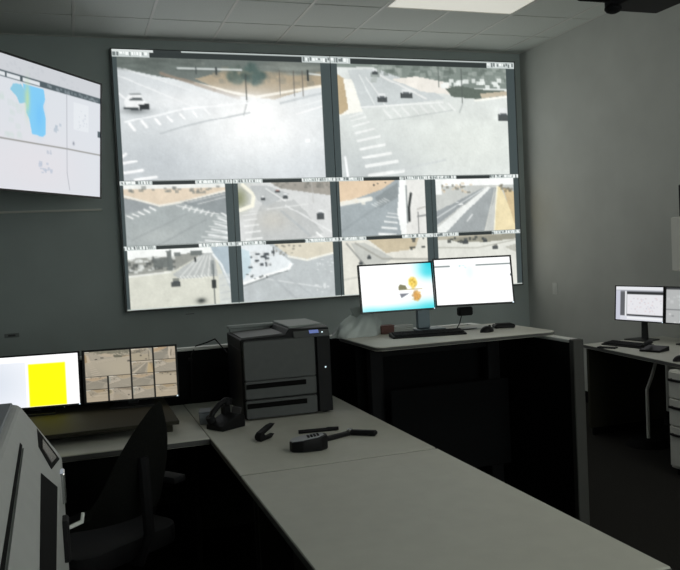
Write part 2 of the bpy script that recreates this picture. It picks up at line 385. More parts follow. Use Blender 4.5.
def feed4():
    p = Pic(112, 64, (212, 214, 213))
    p.poly([(.25, .35), (.6, .3), (.9, .9), (.7, 1), (.1, 1), (.2, .45)], (190, 193, 192)).blob(.35, .65, .2, .2, (198, 196, 188), .8)
    p.poly([(.35, 0), (1, 0), (1, .24), (.6, .14), (.45, .1)], (160, 156, 148)).mott(.4, 0, 1, .1, (120, 120, 114), 22, .02, .5)
    p.blob(0, .25, .11, .22, (138, 142, 112), 1).line([(.05, .03), (.16, .2), (.14, .38), (.0, .46)], .07, (240, 238, 222))
    p.poly([(.12, .05), (.3, .04), (.55, .2), (.3, .4), (.2, .3)], (186, 190, 190)).line([(.3, .1), (.5, .32)], .02, (236, 238, 236)).line([(.8, 0), (.81, .35)], .01, (190, 190, 186))
    p.ladder(.03, .5, .06, .97, .13, .16, 6, .022, -.02)
    p.car(.26, .26, .05, .07).car(.5, .24, .055, .09).car(.42, .15, .05, .05, (170, 120, 110)).car(.88, .58, .075, .17)
    p.line([(.5, .4), (1, .9)], .03, (232, 234, 233), .8).line([(.83, .9), (.9, 1)], .04, (242, 244, 242)).line([(.3, .45), (.75, .38)], .02, (230, 232, 230), .7)
    p.line([(.45, .5), (.75, .95)], .05, (174, 180, 182), .6)
    return p
def feed5():
    p = Pic(112, 64, (210, 211, 199))
    p.rect(0, 0, 1, .14, (240, 243, 240)).poly([(.42, .42), (.75, .1), (.85, .1), (.88, .5), (.5, .52)], (182, 186, 184))
    p.poly([(0, .16), (.1, .12), (.4, .13), (.6, .08), (.75, .1), (.45, .35), (0, .42)], (150, 152, 146)).mott(0, .13, .45, .36, (84, 88, 86), 40, .022, .7, (222, 226, 222))
    p.poly([(.37, .03), (.42, .02), (.43, .35), (.38, .36)], (112, 118, 116)).rect(.24, .14, .39, .3, (104, 110, 108), .8)
    p.line([(0, .42), (.4, .38)], .03, (228, 230, 224)).rect(.45, .06, .52, .13, (118, 124, 122)).rect(.62, .05, .73, .13, (110, 116, 114))
    for k in range(5): p.line([(.5+k*.07, .48), (.7+k*.028, .14)], .014, (236, 238, 234), .9)
    for k in range(9): p.line([(.5+k*.035, .46), (.52+k*.035, .52)], .015, (240, 242, 236), .9)
    p.rect(.65, .16, .67, .24, (50, 54, 54)).poly([(.82, 0), (1, 0), (1, .75), (.9, .3)], (172, 186, 194)).line([(.84, .12), (.92, .3), (.99, .62)], .035, (236, 240, 240))
    p.rect(.83, .28, .84, 1, (70, 76, 76)).rect(.815, .56, .855, .7, (54, 58, 58)).rect(.81, .22, .85, .45, (120, 128, 128), .6)
    p.car(.45, .57, .1, .13, (120, 124, 118)).blob(.7, .9, .05, .05, (62, 66, 64), 1).rect(.88, .45, 1, 1, (206, 212, 212), .6)
    for k in range(4): p.line([(.9, .55+k*.12), (1, .53+k*.12)], .012, (180, 186, 188), .8)
    return p
def feed6():
    p = Pic(112, 64, (186, 192, 193))
    p.poly([(0, 0), (.3, .0), (.55, .35), (.5, .45), (0, .68)], (224, 230, 232)).poly([(0, .05), (.08, .1), (.1, .4), (0, .6)], (196, 214, 220))
    p.mott(.08, .12, .34, .38, (70, 76, 80), 34, .02, .85, (210, 214, 214)).line([(0, .66), (.5, .42), (.52, .36)], .05, (246, 248, 246)).mott(.03, .5, .3, .62, (90, 96, 96), 8, .013, .8)
    p.line([(.0, .7), (.48, .47)], .014, (112, 118, 118))
    p.poly([(.35, 0), (1, 0), (1, .2), (.7, .28), (.5, .2)], (214, 208, 190)).mott(.35, .02, .65, .2, (120, 118, 110), 16, .014, .6)
    p.line([(.5, .22), (.7, .3), (1, .2)], .035, (238, 238, 228)).rect(.34, .04, .345, .2, (80, 84, 84)).rect(.63, .04, .635, .2, (80, 84, 84))
    p.line([(.25, .6), (.6, .72), (.85, .8)], .02, (220, 224, 224), .8).mott(.8, .3, .99, .55, (226, 230, 230), 14, .01, .7).mott(.78, .72, .95, .9, (224, 228, 228), 8, .014, .7)
    p.line([(.3, .55), (.55, .95)], .05, (172, 178, 180), .6).line([(.45, .55), (.75, .95)], .04, (174, 180, 182), .5)
    return p
def feed7():
    p = Pic(112, 64, (162, 171, 174))
    p.poly([(0, 0), (.65, 0), (.5, .15), (0, .4)], (222, 200, 172)).line([(0, .4), (.35, .32)], .08, (232, 232, 224)).mott(0, .2, .3, .4, (236, 232, 220), 10, .02, .7)
    p.poly([(.4, .3), (.68, .04), (.68, .3), (.45, .5)], (142, 150, 152)).mott(.35, .02, .55, .08, (60, 62, 60), 4, .008, .9)
    for k in range(6): p.line([(.36+k*.03, .42-k*.02), (.42+k*.03, .47-k*.02)], .02, (226, 230, 228), .8)
    p.line([(.0, .9), (.5, .4)], .05, (148, 157, 160), .6)
    p.poly([(.7, 0), (.78, 0), (.76, 1), (.7, 1), (.66, .6)], (244, 246, 244)).poly([(.78, 0), (1, 0), (1, 1), (.76, 1)], (226, 226, 222))
    p.line([(.83, .25), (.8, .5), (.8, .75)], .05, (58, 62, 62)).rect(.77, .1, .79, .8, (150, 156, 156)).rect(.9, .6, .91, 1, (110, 112, 112)).line([(.9, .55), (1, .5)], .03, (190, 188, 182)).line([(.9, .68), (1, .66)], .03, (140, 142, 142))
    p.ladder(.55, .6, .43, .97, .12, .2, 5, .03, .03)
    return p
def feed8():
    p = Pic(112, 64, (196, 199, 195))
    p.rect(0, 0, 1, .12, (246, 248, 246)).mott(.05, .08, .45, .25, (110, 108, 98), 26, .02, .6, (214, 196, 170)).rect(0, .03, .07, .28, (240, 242, 240))
    p.poly([(.65, .16), (.72, .17), (.3, 1), (0, 1), (0, .9)], (232, 235, 232)).poly([(.0, .6), (.6, .17), (.63, .18), (0, .85)], (152, 158, 160)).line([(0, .72), (.62, .18)], .02, (226, 230, 228))
    p.poly([(.7, .17), (.78, .17), (.6, 1), (.1, 1)], (160, 166, 167)).line([(.38, .8), (.45, .68)], .02, (234, 236, 234)).line([(.6, 1), (.75, .2)], .016, (226, 226, 216))
    p.poly([(.8, .15), (.84, .18), (1, .8), (1, 1), (.72, 1)], (232, 218, 178)).poly([(.86, .18), (1, .25), (1, .9)], (206, 186, 148)).mott(.83, .12, .98, .25, (118, 112, 96), 12, .02, .6)
    p.line([(.79, .15), (.72, 1)], .03, (240, 236, 214)).mott(.25, .4, .34, .5, (246, 248, 246), 4, .012, .8)
    return p
def feed9():
    p = Pic(112, 64, (222, 221, 211))
    p.poly([(.1, .05), (.25, .05), (.6, .35), (.25, .6)], (190, 192, 186)).line([(.05, .05), (.3, .55)], .03, (150, 152, 148)).line([(.15, .05), (.45, .35), (1, .4)], .03, (160, 160, 152))
    p.poly([(.3, 0), (.9, 0), (.85, .2), (.5, .25)], (196, 184, 158)).mott(.8, 0, 1, .2, (70, 74, 72), 8, .02, .8).car(.3, .3, .05, .08, (120, 122, 120)).car(.2, .4, .05, .07, (120, 122, 120))
    p.line([(0, .7), (.5, .6), (1, .7)], .03, (196, 196, 188)).blob(.5, .5, .3, .06, (240, 240, 232), .8); return p
def feed10():
    p = Pic(112, 64, (220, 221, 213))
    p.rect(0, 0, 1, .06, (180, 176, 160)).poly([(.1, .04), (1, .0), (1, .1), (.6, .14), (.2, .1)], (150, 148, 134)).mott(.1, .03, .6, .12, (74, 78, 76), 12, .02, .8)
    p.car(.35, .1, .07, .1, (90, 94, 92)).car(.6, .1, .05, .08, (90, 94, 92)).car(.73, .23, .08, .1, (120, 120, 116)).line([(0, .2), (.5, .24), (1, .12)], .02, (178, 178, 168)).poly([(.85, .25), (1, .2), (1, .35)], (186, 186, 176))
    return p
def cell(feed, w, h, cap, mar, split=(.27, .63), blur=1):
    """a camera feed with its caption strip on top and dark bars at its sides"""
    p = Pic(w, h, (66, 76, 77)); f = feed(); f.grain(.014, 7, .012); f.blur(blur)
    x0, x1, y0 = round(w*mar[0]), round(w*(1-mar[1])), int(h*cap)
    yy = ((np.arange(h-y0)+.5)/(h-y0)*f.h).astype(int); xx = ((np.arange(x1-x0)+.5)/(x1-x0)*f.w).astype(int)
    p.a[y0:, x0:x1] = f.a[yy][:, xx]; cap_bar(p, 0, cap, split); return p

vw = thing('video_wall', 'large four-panel video wall of traffic camera views on the back wall', 'video wall', (VL+VW/2, WB, VT-VH/2))
fr = MB()
for s_ in (-1, 1):
    fr.box(s_*(VW/2+.006)-.006, s_*(VW/2+.006)+.006, -.078, 0, -VH/2-.01, VH/2+.01)
    fr.box(-VW/2, VW/2, -.078, 0, s_*(VH/2+.005)-.005, s_*(VH/2+.005)+.005)
part('outer_frame', fr, 'wallframe', vw)
PW, PH = VW/2, VH/2
grid = {(0, 1): [(feed1, 0, 0, 1)], (1, 1): [(feed2, 0, 0, 1)],
        (0, 0): [(feed3, 0, 0, .5), (feed4, 1, 0, .5), (feed5, 0, 1, .5), (feed6, 1, 1, .5)],
        (1, 0): [(feed7, 0, 0, .5), (feed8, 1, 0, .5), (feed9, 0, 1, .5), (feed10, 1, 1, .5)]}
FL = {feed1: 'camera view of a junction with trees and a white car', feed2: 'camera view of a bright junction with crosswalk at left',
      feed3: 'camera view of grey junction beside tan ground', feed4: 'camera view with curved kerb at left', feed5: 'camera view with parked cars and signal pole',
      feed6: 'camera view of a pale corner car park', feed7: 'camera view with crosswalk and white pole', feed8: 'camera view of a straight highway',
      feed9: 'camera view hidden partly behind left desk monitor', feed10: 'camera view hidden partly behind right desk monitor'}
for (i, j), feeds in grid.items():
    cx, cz = (i-.5)*PW, (j-.5)*PH
    pn = part('display_panel', MB().box(cx-PW/2+.0015, cx+PW/2-.0015, -.080, -.005, cz-PH/2+.0015, cz+PH/2-.0015, .002), 'wallbezel', vw)
    for fd, a, b, sz in feeds:
        W_, H_ = (236, 134) if sz == 1 else (124, 68)
        pic = cell(fd, W_, H_, .058 if sz == 1 else .075, ({feed1: (.022, .05), feed2: (.036, .05)}[fd] if sz == 1 else ((.03, .07) if a == 0 else (.05, .065))), (.16, .86) if fd is feed1 else ((.1, .84) if fd is feed2 else (.28, .66)))
        if fd in (feed1,): pic.rect(0, 0, .3, .022, (50, 56, 56)); pic.rect(.0, .0, .18, .024, (210, 216, 214))
        if fd in (feed5, feed6, feed9, feed10): pic.rect(0, .975, 1, 1, (196, 204, 200))
        m_ = .006
        o = screen_mesh('camera_feed', pic, PW*sz-m_*1.0, PH*sz-.002, 'wallscreen', pn, x0=cx-PW/2+a*PW*sz+m_/2, z0=cz+PH/2-b*PH*sz-.001, y=-.0815)
        o['label'] = FL[fd]
part('white_edge_strip', MB().box(-VW/2+.002, VW/2-.002, -.084, -.079, -VH/2+.001, -VH/2+.007), 'cap', vw)

# ------------------------------------------------------------------ monitors
def tiltm(cz, tilt):
    return Matrix.Translation((0, 0, cz)) @ Matrix.Rotation(tilt, 4, 'X')
def lcd(name, label, group, loc, yaw, w, h, cz, tilt, pic, smat='lcd', stand='foot', bz=.009, back=.0):
    """loc = point on the surface below the screen centre; cz = centre height above it"""
    t = thing(name, label, 'monitor', loc, yaw, group); mx = tiltm(cz, tilt)
    b = MB(); b.box(-w/2, w/2, 0, .018, -h/2, h/2, .003); b.box(-w*.36, w*.36, .018, .045, -h*.33, h*.33, .008)
    hs = part('housing', b, 'bezel', t, mx=mx)
    f = MB()
    for s_ in (-1, 1):
        f.box(s_*(w/2-bz/2)-bz/2, s_*(w/2-bz/2)+bz/2, -.006, .002, -h/2, h/2); f.box(-w/2+bz, w/2-bz, -.006, .002, s_*(h/2-bz/2)-bz/2, s_*(h/2-bz/2)+bz/2)
    part('bezel', f, 'bezel', t, mx=mx)
    screen_mesh('screen', pic, w-2*bz, h-2*bz, smat, t, mx=mx, y=-.001)
    part('power_light', MB().box(w/2-.014, w/2-.007, -.0072, -.005, -h/2+.003, -h/2+.009), 'led', t, mx=mx)
    if stand == 'foot':
        part('stand_neck', MB().prism([(-.03, 0), (.03, 0), (.022, cz), (-.022, cz)], 'y', .05, .066, .002), 'bezel', t)
        part('stand_base', MB().prism([(-.12, -.05), (.12, -.05), (.10, .11), (-.10, .11)], 'z', 0, .010, .002), 'bezel', t)
    elif stand == 'bracket':
        part('mount_plate', MB().box(-.05, .05, .045, .056, -.05, .05, .002), 'bezel', t, mx=mx)
    return t
def quadpic(w=150, h=84):
    p = Pic(w, h, (30, 30, 28)); F = [feed2, feed1, feed3, feed4, feed5, feed6, feed7, feed8, feed9, feed10]
    tint = np.array([.74, .69, .62])
    cells = [(0, 0, 2, 2, 0), (0, 2, 1, 1, 2), (1, 2, 1, 1, 5), (0, 3, 1, 1, 8), (1, 3, 1, 1, 3), (2, 0, 1, 1, 4), (3, 0, 1, 1, 6), (2, 1, 1, 1, 7), (3, 1, 1, 1, 5), (2, 2, 1, 1, 2), (3, 2, 1, 1, 9), (2, 3, 1, 1, 5), (3, 3, 1, 1, 8)]
    for cx, cy, cw, ch, k in cells:
        f = F[k](); f.blur(1)
        x0, x1, y0, y1 = int(w*(cx/4)+2), int(w*(cx+cw)/4-1), int(h*cy/4+1), int(h*(cy+ch)/4)
        yy = ((np.arange(y1-y0)+.5)/(y1-y0)*f.h).astype(int); xx = ((np.arange(x1-x0)+.5)/(x1-x0)*f.w).astype(int)
        p.a[y0:y1, x0:x1] = (.3+.7*f.a[yy][:, xx])*tint
        p.rect(x0/w, y0/h, x0/w+.05, y0/h+.015, (220, 215, 200), .8)
    return p
DESK = EYE-.85; SD = EYE-.503
RS = EYE-.792                                # top of the monitor riser
yb = R(-7.14)
cB = Vector((.267, 4.385)); rB = Vector((math.cos(yb), math.sin(yb)))
GL = 'two monitors on the riser at the left'
lcd('computer_monitor', 'black monitor showing a grid of traffic camera views, right of the yellow screen', GL, (cB.x, cB.y, RS), yb, .50, .287, EYE-.614-RS, R(-5.3), quadpic())
p = Pic(150, 84, (236, 238, 244)); p.blob(.0, .5, .5, .6, (205, 212, 222), .9); p.rect(.45, 0, 1, 1, (255, 255, 253)); p.rect(.475, .17, .862, .985, (254, 246, 12)); p.rect(0, 0, 1, .12, (252, 252, 253)); p.blur(1)
cA = cB-rB*.512
lcd('computer_monitor', 'bright monitor showing a white page with a yellow block, behind grey copier', GL, (cA.x, cA.y, RS), yb, .50, .287, EYE-.614-RS, R(-5.3), p, 'lcdbright')
# standing desk pair
GS = 'two monitors on the standing desk'
p = Pic(150, 90, (252, 253, 253)); p.blob(1, 0, .2, .3, (40, 200, 215), 1).blob(.95, .2, .13, .14, (70, 210, 222), .8).blob(.95, 1, .3, .2, (70, 212, 220), .9).blob(.5, 1.02, .6, .12, (60, 205, 215), .8).blob(.1, .98, .15, .1, (130, 225, 235), .6)
p.tree(.72, .42, .055, .12, (226, 194, 84), 40).mott(.67, .36, .78, .52, (180, 140, 44), 16, .010, .6, (244, 226, 140)).tree(.76, .70, .055, .10, (190, 138, 70), 36).mott(.69, .62, .82, .82, (230, 180, 90), 14, .012, .6)
p.poly([(.52, .5), (.54, .44), (.62, .47), (.64, .56), (.52, .57)], (110, 106, 74), .9).poly([(.53, .65), (.66, .65), (.6, .7), (.55, .74)], (90, 92, 104), .8).line([(.62, .56), (.85, .56)], .012, (150, 130, 70)).rect(.3, .6, .33, .63, (226, 232, 236)); p.blur(2)
lcd('computer_monitor', 'left monitor on standing desk, showing a golden tree over pale blue water', GS, (1.750, 4.149, SD), R(-6.1), .445, .279, EYE-.229-SD, R(-7.8), p, 'lcdbright', 'bracket')
p = Pic(150, 90, (252, 253, 253)); p.line([(0, .155), (.2, .155)], .03, (110, 120, 120)).line([(.55, .155), (1, .155)], .025, (92, 104, 104)).mott(.3, .13, .42, .2, (200, 222, 222), 6, .012, .8).blob(.46, .3, .08, .2, (222, 244, 240), .8)
for k in range(7): p.line([(.05+.13*k, .2), (.05+.13*k, .95)], .004, (238, 240, 244), .7)
p.mott(.1, .3, .9, .85, (238, 240, 246), 26, .02, .6).rect(.985, .38, 1, .42, (60, 70, 74)); p.blur(1)
lcd('computer_monitor', 'right monitor on standing desk, showing a white page with a dark toolbar line', GS, (2.145, 3.97, SD), R(-16), .452, .277, EYE-.212-SD, R(-11), p, 'lcdbright', 'bracket')

# ------------------------------------------------------------------ wall television on its arm
yt = R(54.7); ct = Vector((.285-.48, 6.86-.68)); cz = 1.0+EYE
tv = thing('wall_television', 'large wall-mounted television showing a pale map with a blue lake', 'television', (ct.x, ct.y, cz), yt)
mx = tiltm(0, R(4.3)); TW, TH, BZ = 1.68, .95, .014
b = MB(); b.box(-TW/2, TW/2, 0, .03, -TH/2, TH/2, .004); b.box(-TW*.3, TW*.3, .03, .065, -TH*.3, TH*.3, .01); part('housing', b, 'bezel', tv, mx=mx)
f = MB()
for s_ in (-1, 1):
    f.box(s_*(TW/2-BZ/2)-BZ/2, s_*(TW/2-BZ/2)+BZ/2, -.008, .002, -TH/2, TH/2); f.box(-TW/2+BZ, TW/2-BZ, -.008, .002, s_*(TH/2-BZ/2)-BZ/2, s_*(TH/2-BZ/2)+BZ/2)
part('bezel', f, 'bezel', tv, mx=mx)
p = Pic(300, 170, (214, 218, 223))
p.rect(0, 0, 1, .13, (202, 205, 210)); p.rect(0, .17, 1, 1, (216, 220, 226)); p.blob(.5, .8, .4, .3, (222, 219, 224), .8)
p.mott(.05, .03, .85, .115, (190, 194, 200), 44, .008, .4)
p.rect(0, .125, 1, .172, (78, 90, 96)); p.rect(.32, .133, .405, .166, (222, 226, 230)); p.rect(.42, .133, .535, .166, (222, 226, 230)); p.rect(.0, .133, .31, .166, (222, 226, 230))
p.mott(.57, .14, .98, .16, (130, 140, 146), 24, .010, .6)
p.poly([(.42, .18), (.56, .18), (.57, .26), (.555, .32), (.572, .40), (.575, .53), (.555, .56), (.48, .55), (.462, .44), (.445, .40), (.44, .30)], (128, 200, 240)).poly([(.34, .25), (.36, .20), (.41, .19), (.44, .24), (.44, .32), (.40, .34), (.38, .29)], (140, 198, 222)).blob(.45, .29, .018, .13, (182, 214, 172), .95)
p.blob(.53, .40, .03, .12, (112, 190, 242), .7)
p.mott(.63, .42, .68, .50, (176, 188, 200), 8, .010, .6).mott(.53, .76, .62, .84, (178, 188, 204), 12, .010, .6).mott(.1, .3, .4, .6, (200, 214, 210), 30, .02, .3).mott(.57, .66, .62, .7, (186, 192, 204), 6, .008, .6)
p.line([(0, .625), (.74, .62), (1, .625)], .008, (120, 118, 112)).line([(.727, .17), (.73, .82), (.75, .96)], .006, (156, 158, 166)).blob(.78, .565, .008, .015, (120, 126, 140), .9).rect(.78, .22, .9, .45, (228, 232, 236), .7); p.mott(.79, .24, .89, .44, (200, 206, 214), 16, .006, .6)
p.rect(.978, .42, 1, .47, (84, 96, 102)); p.blur(1)
screen_mesh('screen', p, TW-2*BZ, TH-2*BZ, 'lcd', tv, mx=mx, y=-.001)
arm = MB(); inv = Matrix.Rotation(-yt, 4, 'Z')
def tl(x, y, z): return inv @ Vector((x-ct.x, y-ct.y, z))
nb = Vector((-math.sin(yt), math.cos(yt)))       # behind the panel
a0 = ct+nb*.07
arm.box(-.2, .2, .065, .085, -.2, .2, .004)
arm.cyl((0, .085, 0), tl(-.45, 6.62, 0), .025); arm.cyl(tl(-.45, 6.62, -.04), tl(-.45, 6.62, .04), .035); arm.cyl(tl(-.45, 6.62, 0), tl(-.25, 7.3, 0), .025)
part('swing_arm', arm, 'bezel', tv)
part('wall_plate', MB().box(-.4, -.1, WB-.055, WB, -.15, .15, .004, mx=inv @ Matrix.Translation((-ct.x, -ct.y, 0))), 'bezel', tv)
t = thing('wall_raceway', 'thin horizontal light strip on the back wall below the television', 'raceway', (-.95, WB, EYE+.465))
part('channel', MB().box(-1.25, 1.23, -.016, 0, -.009, .009, .002), 'cream', t); part('end_cap', MB().box(1.23, 1.24, -.018, 0, -.009, .009, .002), 'wall', t)
t = thing('wall_switch', 'small pale wall plate on the right wall beside the back corner', 'switch', (XR, 6.87, EYE-.50))
part('plate', MB().box(-.006, 0, -.04, .04, -.06, .06, .002), 'cap', t); part('rocker', MB().box(-.010, -.005, -.014, .014, -.03, .03, .002), 'cap', t)
t = thing('wall_sensor', 'small dark smudged wall plate above the yellow screen at far left', 'wall plate', (-.53, WB, EYE-.60))
part('plate', MB().box(-.06, .06, -.012, 0, -.018, .018, .003), 'prnlight', t); part('button', MB().box(-.03, .03, -.016, -.011, -.008, .008, .002), 'prn', t)
t = thing('wall_label', 'tiny pale label on the back wall just below the video wall', 'label', (1.01, WB, EYE-.525))
part('card', MB().box(-.05, .05, -.004, 0, -.007, .007, .001), 'wall', t); part('print_line', MB().box(-.04, .04, -.0046, -.0038, -.002, .002), 'bezel', t)

# ------------------------------------------------------------------ partitions (low fabric screens with light caps)
PH_ = EYE-.525
def panel_run(name, label, x0, x1, y0, y1, n, endpost=None):
    t = thing(name, label, 'partition', ((x0+x1)/2, (y0+y1)/2, 0), 0, 'low black fabric partitions with light caps')
    ox, oy = (x0+x1)/2, (y0+y1)/2; alongx = (x1-x0) > (y1-y0)
    for k in range(n):
        if alongx: a0, a1 = x0+(x1-x0)*k/n, x0+(x1-x0)*(k+1)/n; bx = (a0-ox+.003, a1-ox-.003, y0-oy+.006, y1-oy-.006)
        else: a0, a1 = y0+(y1-y0)*k/n, y0+(y1-y0)*(k+1)/n; bx = (x0-ox+.006, x1-ox-.006, a0-oy+.003, a1-oy-.003)
        part('fabric_panel', MB().box(*bx, .06, PH_-.018, .006), 'fabric', t)
    part('cap', MB().box(x0-ox, x1-ox, y0-oy, y1-oy, PH_-.018, PH_, .003), 'cap', t)
    part('kick_rail', MB().box(x0-ox+.008, x1-ox-.008, y0-oy+.008, y1-oy-.008, 0, .06, .002), 'rubber', t)
    if endpost: part('end_post', MB().box(*[a-b for a, b in zip(endpost, (ox, ox, oy, oy))], 0, PH_+.001, .004), 'post', t)
    return t
panel_run('desk_partition', 'low black partition with light cap running behind the desks, parallel to back wall', -2.6, 2.425, 4.60, 4.66, 4)
panel_run('desk_partition', 'low black partition with pale grey end post, right of the standing desk', 2.43, 2.49, 3.49, 4.66, 1, endpost=(2.428, 2.492, 3.45, 3.49))

# ------------------------------------------------------------------ worktops
def worktop(name, label, x0, x1, y0, y1, z, group, th=.03, legs=()):
    ox, oy = (x0+x1)/2, (y0+y1)/2
    t = thing(name, label, 'desk', (ox, oy, 0), 0, group)
    part('desktop', MB().box(x0-ox, x1-ox, y0-oy, y1-oy, z-th+.0, z, .0025), 'laminate', t)
    part('edge_band', MB().box(x0-ox-.0015, x1-ox+.0015, y0-oy-.0015, y1-oy+.0015, z-th+.003, z-.005, .001), 'edge', t)
    for nm, m, bx in legs: part(nm, MB().box(bx[0]-ox, bx[1]-ox, bx[2]-oy, bx[3]-oy, bx[4], bx[5], .002), m, t)
    return t
GW = 'grey laminate desks of the near workstation'
zt = DESK-.03
worktop('desk', 'near grey desk section filling the foreground, in front of the seam', .565, 1.402, 1.61, 2.967, DESK, GW,
        legs=[('side_panel', 'under', (.59, 1.38, 1.65, 1.68, 0, zt)), ('side_panel', 'under', (.62, 1.36, 2.93, 2.955, 0, zt)), ('modesty_panel', 'under', (1.36, 1.38, 1.70, 2.9, .25, zt))])
worktop('desk', 'far grey desk section that carries the black printer, beyond the seam', .565, 1.402, 2.985, 4.59, DESK, GW,
        legs=[('side_panel', 'under', (.62, 1.36, 3.0, 3.025, 0, zt)), ('side_panel', 'under', (.62, 1.36, 4.54, 4.565, 0, zt)), ('modesty_panel', 'under', (1.36, 1.38, 3.03, 4.52, .25, zt))])
worktop('desk', 'left grey desk section along the partition, below the riser with two monitors', -2.3, .561, 3.665, 4.59, DESK, GW,
        legs=[('side_panel', 'under', (-2.28, -2.25, 3.7, 4.56, 0, zt)), ('side_panel', 'under', (.52, .545, 4.0, 4.56, 0, zt)), ('modesty_panel', 'under', (-2.24, .5, 4.5, 4.53, .2, zt))])
t = thing('drawer_pedestal', 'dark drawer pedestal under the foreground desk', 'drawer unit', (1.0, 2.3, 0))
part('body', MB().box(-.34, .3, -.55, .25, .02, zt-.012, .004), 'under', t)
for k in range(3):
    d = part('drawer', MB().box(-.356, -.338, -.53, .23, .05+k*.20, .235+k*.20, .003), 'under', t)
    part('handle', MB().box(-.372, -.356, -.2, -.06, .15+k*.20, .165+k*.20, .003), 'chrome', d)
t = thing('monitor_riser', 'dark low riser shelf on the left desk under two monitors', 'riser', (-.75, 4.2, DESK))
zr = RS-DESK
part('shelf', MB().box(-1.3, 1.2, -.33, .37, zr-.02, zr, .003), 'olive', t)
for x in (-1.28, 0, 1.14): part('leg', MB().box(x, x+.03, -.30, .35, 0, zr-.02, .002), 'olive', t)

# ------------------------------------------------------------------ standing desk
sx0, sx1, sy0, sy1 = 1.435, 2.505, 3.70, 4.33
t = thing('standing_desk', 'raised light standing desk with dark front panel and two monitors', 'desk', ((sx0+sx1)/2, (sy0+sy1)/2, 0))
ox, oy = (sx0+sx1)/2, (sy0+sy1)/2
def rr(x0, x1, y0, y1, r, n=5):
    return [(cx+r*math.cos(a), cy+r*math.sin(a)) for cx, cy, s0 in ((x1-r, y1-r, 0), (x0+r, y1-r, 90), (x0+r, y0+r, 180), (x1-r, y0+r, 270)) for a in [R(s0+90*k/n) for k in range(n+1)]]
part('desktop', MB().prism(rr(sx0-ox, sx1-ox, sy0-oy, sy1-oy, .045), 'z', SD-.022, SD, .003, seg=1), 'laminate', t)
part('edge_band', MB().prism(rr(sx0-ox-.001, sx1-ox+.001, sy0-oy-.001, sy1-oy+.001, .046), 'z', SD-.019, SD-.005), 'edge', t)
part('privacy_panel', MB().box(1.50-ox, 2.40-ox, 4.20-oy, 4.22-oy, .35, SD-.024, .004), 'fabric', t)
for x in (1.58, 2.32):
    l = part('leg', MB().box(x-.04-ox, x+.04-ox, -.03+.1, .03+.1, .06, SD-.022, .004), 'blackm', t)
    part('foot', MB().box(x-.035-ox, x+.035-ox, -.28+.1, .26, 0, .06, .006), 'blackm', t)
part('crossbar', MB().box(1.62-ox, 2.28-ox, .08, .12, SD-.11, SD-.045, .003), 'blackm', t)
part('storage_panel', MB().box(1.62-ox, 2.36-ox, -.02, .0, .30, .80, .004), 'fabric', t)
t = thing('monitor_stand', 'blue-grey dual monitor arm post standing on the standing desk', 'monitor stand', (1.95, 4.25, SD))
part('base', MB().box(-.05, .12, -.065, .060, 0, .014, .004), 'alu', t); part('post', MB().box(-.042, .042, -.015, .015, .014, .34, .006), 'alu', t)
part('arm', MB().cyl((0, 0, .29), (-.175, .0, .29), .013).cyl((-.175, .0, .29), (-.181, -.028, .280), .015), 'bezel', t)
part('arm', MB().cyl((0, 0, .31), (.225, -.12, .31), .013).cyl((.225, -.12, .31), (.23, -.20, .295), .015), 'bezel', t)
t = thing('monitor_cable', 'black power brick and cord hanging under the right desk monitor', 'cable', (2.13, 4.06, SD))
part('brick', MB().box(-.045, .045, -.02, .02, .09, .14, .008), 'blackm', t)
part('cord', MB().tube([(-.02, 0, .1), (-.03, .01, .05), (-.05, .02, .01), (-.02, .04, .004), (.1, .05, .004)], .003), 'blackm', t)

def keyboard(label, loc, rotz, w=.42, d=.13, group=None):
    t = thing('keyboard', label, 'keyboard', loc, rotz, group)
    part('base', MB().prism([(-d/2, 0), (d/2, 0), (d/2, .024), (-d/2, .010)], 'x', -w/2, w/2, .003, seg=1), 'black', t)
    k = MB(); nx, ny = 18, 5
    for i in range(nx):
        for j in range(ny):
            if j == 0 and 5 < i < 11: continue
            x = -w/2+.012+(w-.024)*(i+.5)/nx; y = -d/2+.012+(d-.024)*(j+.5)/ny; z = .011+.013*(y+d/2)/d
            k.box(x-.0095, x+.0095, y-.009, y+.009, z, z+.006)
    k.box(-w/2+.012+(w-.024)*6/nx, -w/2+.012+(w-.024)*11/nx, -d/2+.013, -d/2+.031, .011, .019)
    part('keys', k, 'blackm', t, kind='stuff'); return t
def mouse(label, loc, rotz, s=1.0, group=None):
    t = thing('computer_mouse', label, 'mouse', loc, rotz, group)
    b = bmesh.new(); bmesh.ops.create_uvsphere(b, u_segments=18, v_segments=10, radius=1)
    for v in b.verts: v.co = Vector((v.co.x*.032*s*(1-.12*v.co.y), v.co.y*.055*s, max(0, v.co.z)*.034*s))
    mb = MB(); mb._add(b, None); part('body', mb, 'black', t, True)
    part('scroll_wheel', MB().cyl((-.004*s, .028*s, .028*s), (.004*s, .028*s, .028*s), .008*s), 'blackm', t); return t
keyboard('black keyboard on the standing desk in front of the left monitor', (1.86, 4.0, SD), R(-11), .42, .12)
mouse('black mouse on the standing desk below the right monitor', (2.20, 3.935, SD), R(-60), 1.0)
t = thing('charging_dock', 'flat black box at the right end of the standing desk', 'box', (2.38, 4.06, SD), R(-15))
part('body', MB().box(-.06, .06, -.04, .04, 0, .022, .006), 'black', t); part('top_pad', MB().box(-.045, .045, -.028, .028, .021, .026, .002), 'blackm', t)
t = thing('paper_sheets', 'white paper sheets on the standing desk behind the mouse', 'paper', (2.27, 4.17, SD), R(-8))
for k in range(3): part('sheet', MB().box(-.1, .1, -.07, .07, .0008+k*.0012, .0016+k*.0012, mx=Matrix.Rotation(R(k*5-4), 4, 'Z')), 'paper', t)
t = thing('paper_stack', 'stack of white papers behind the left monitor on the standing desk', 'paper', (1.825, 4.29, SD), R(-3))
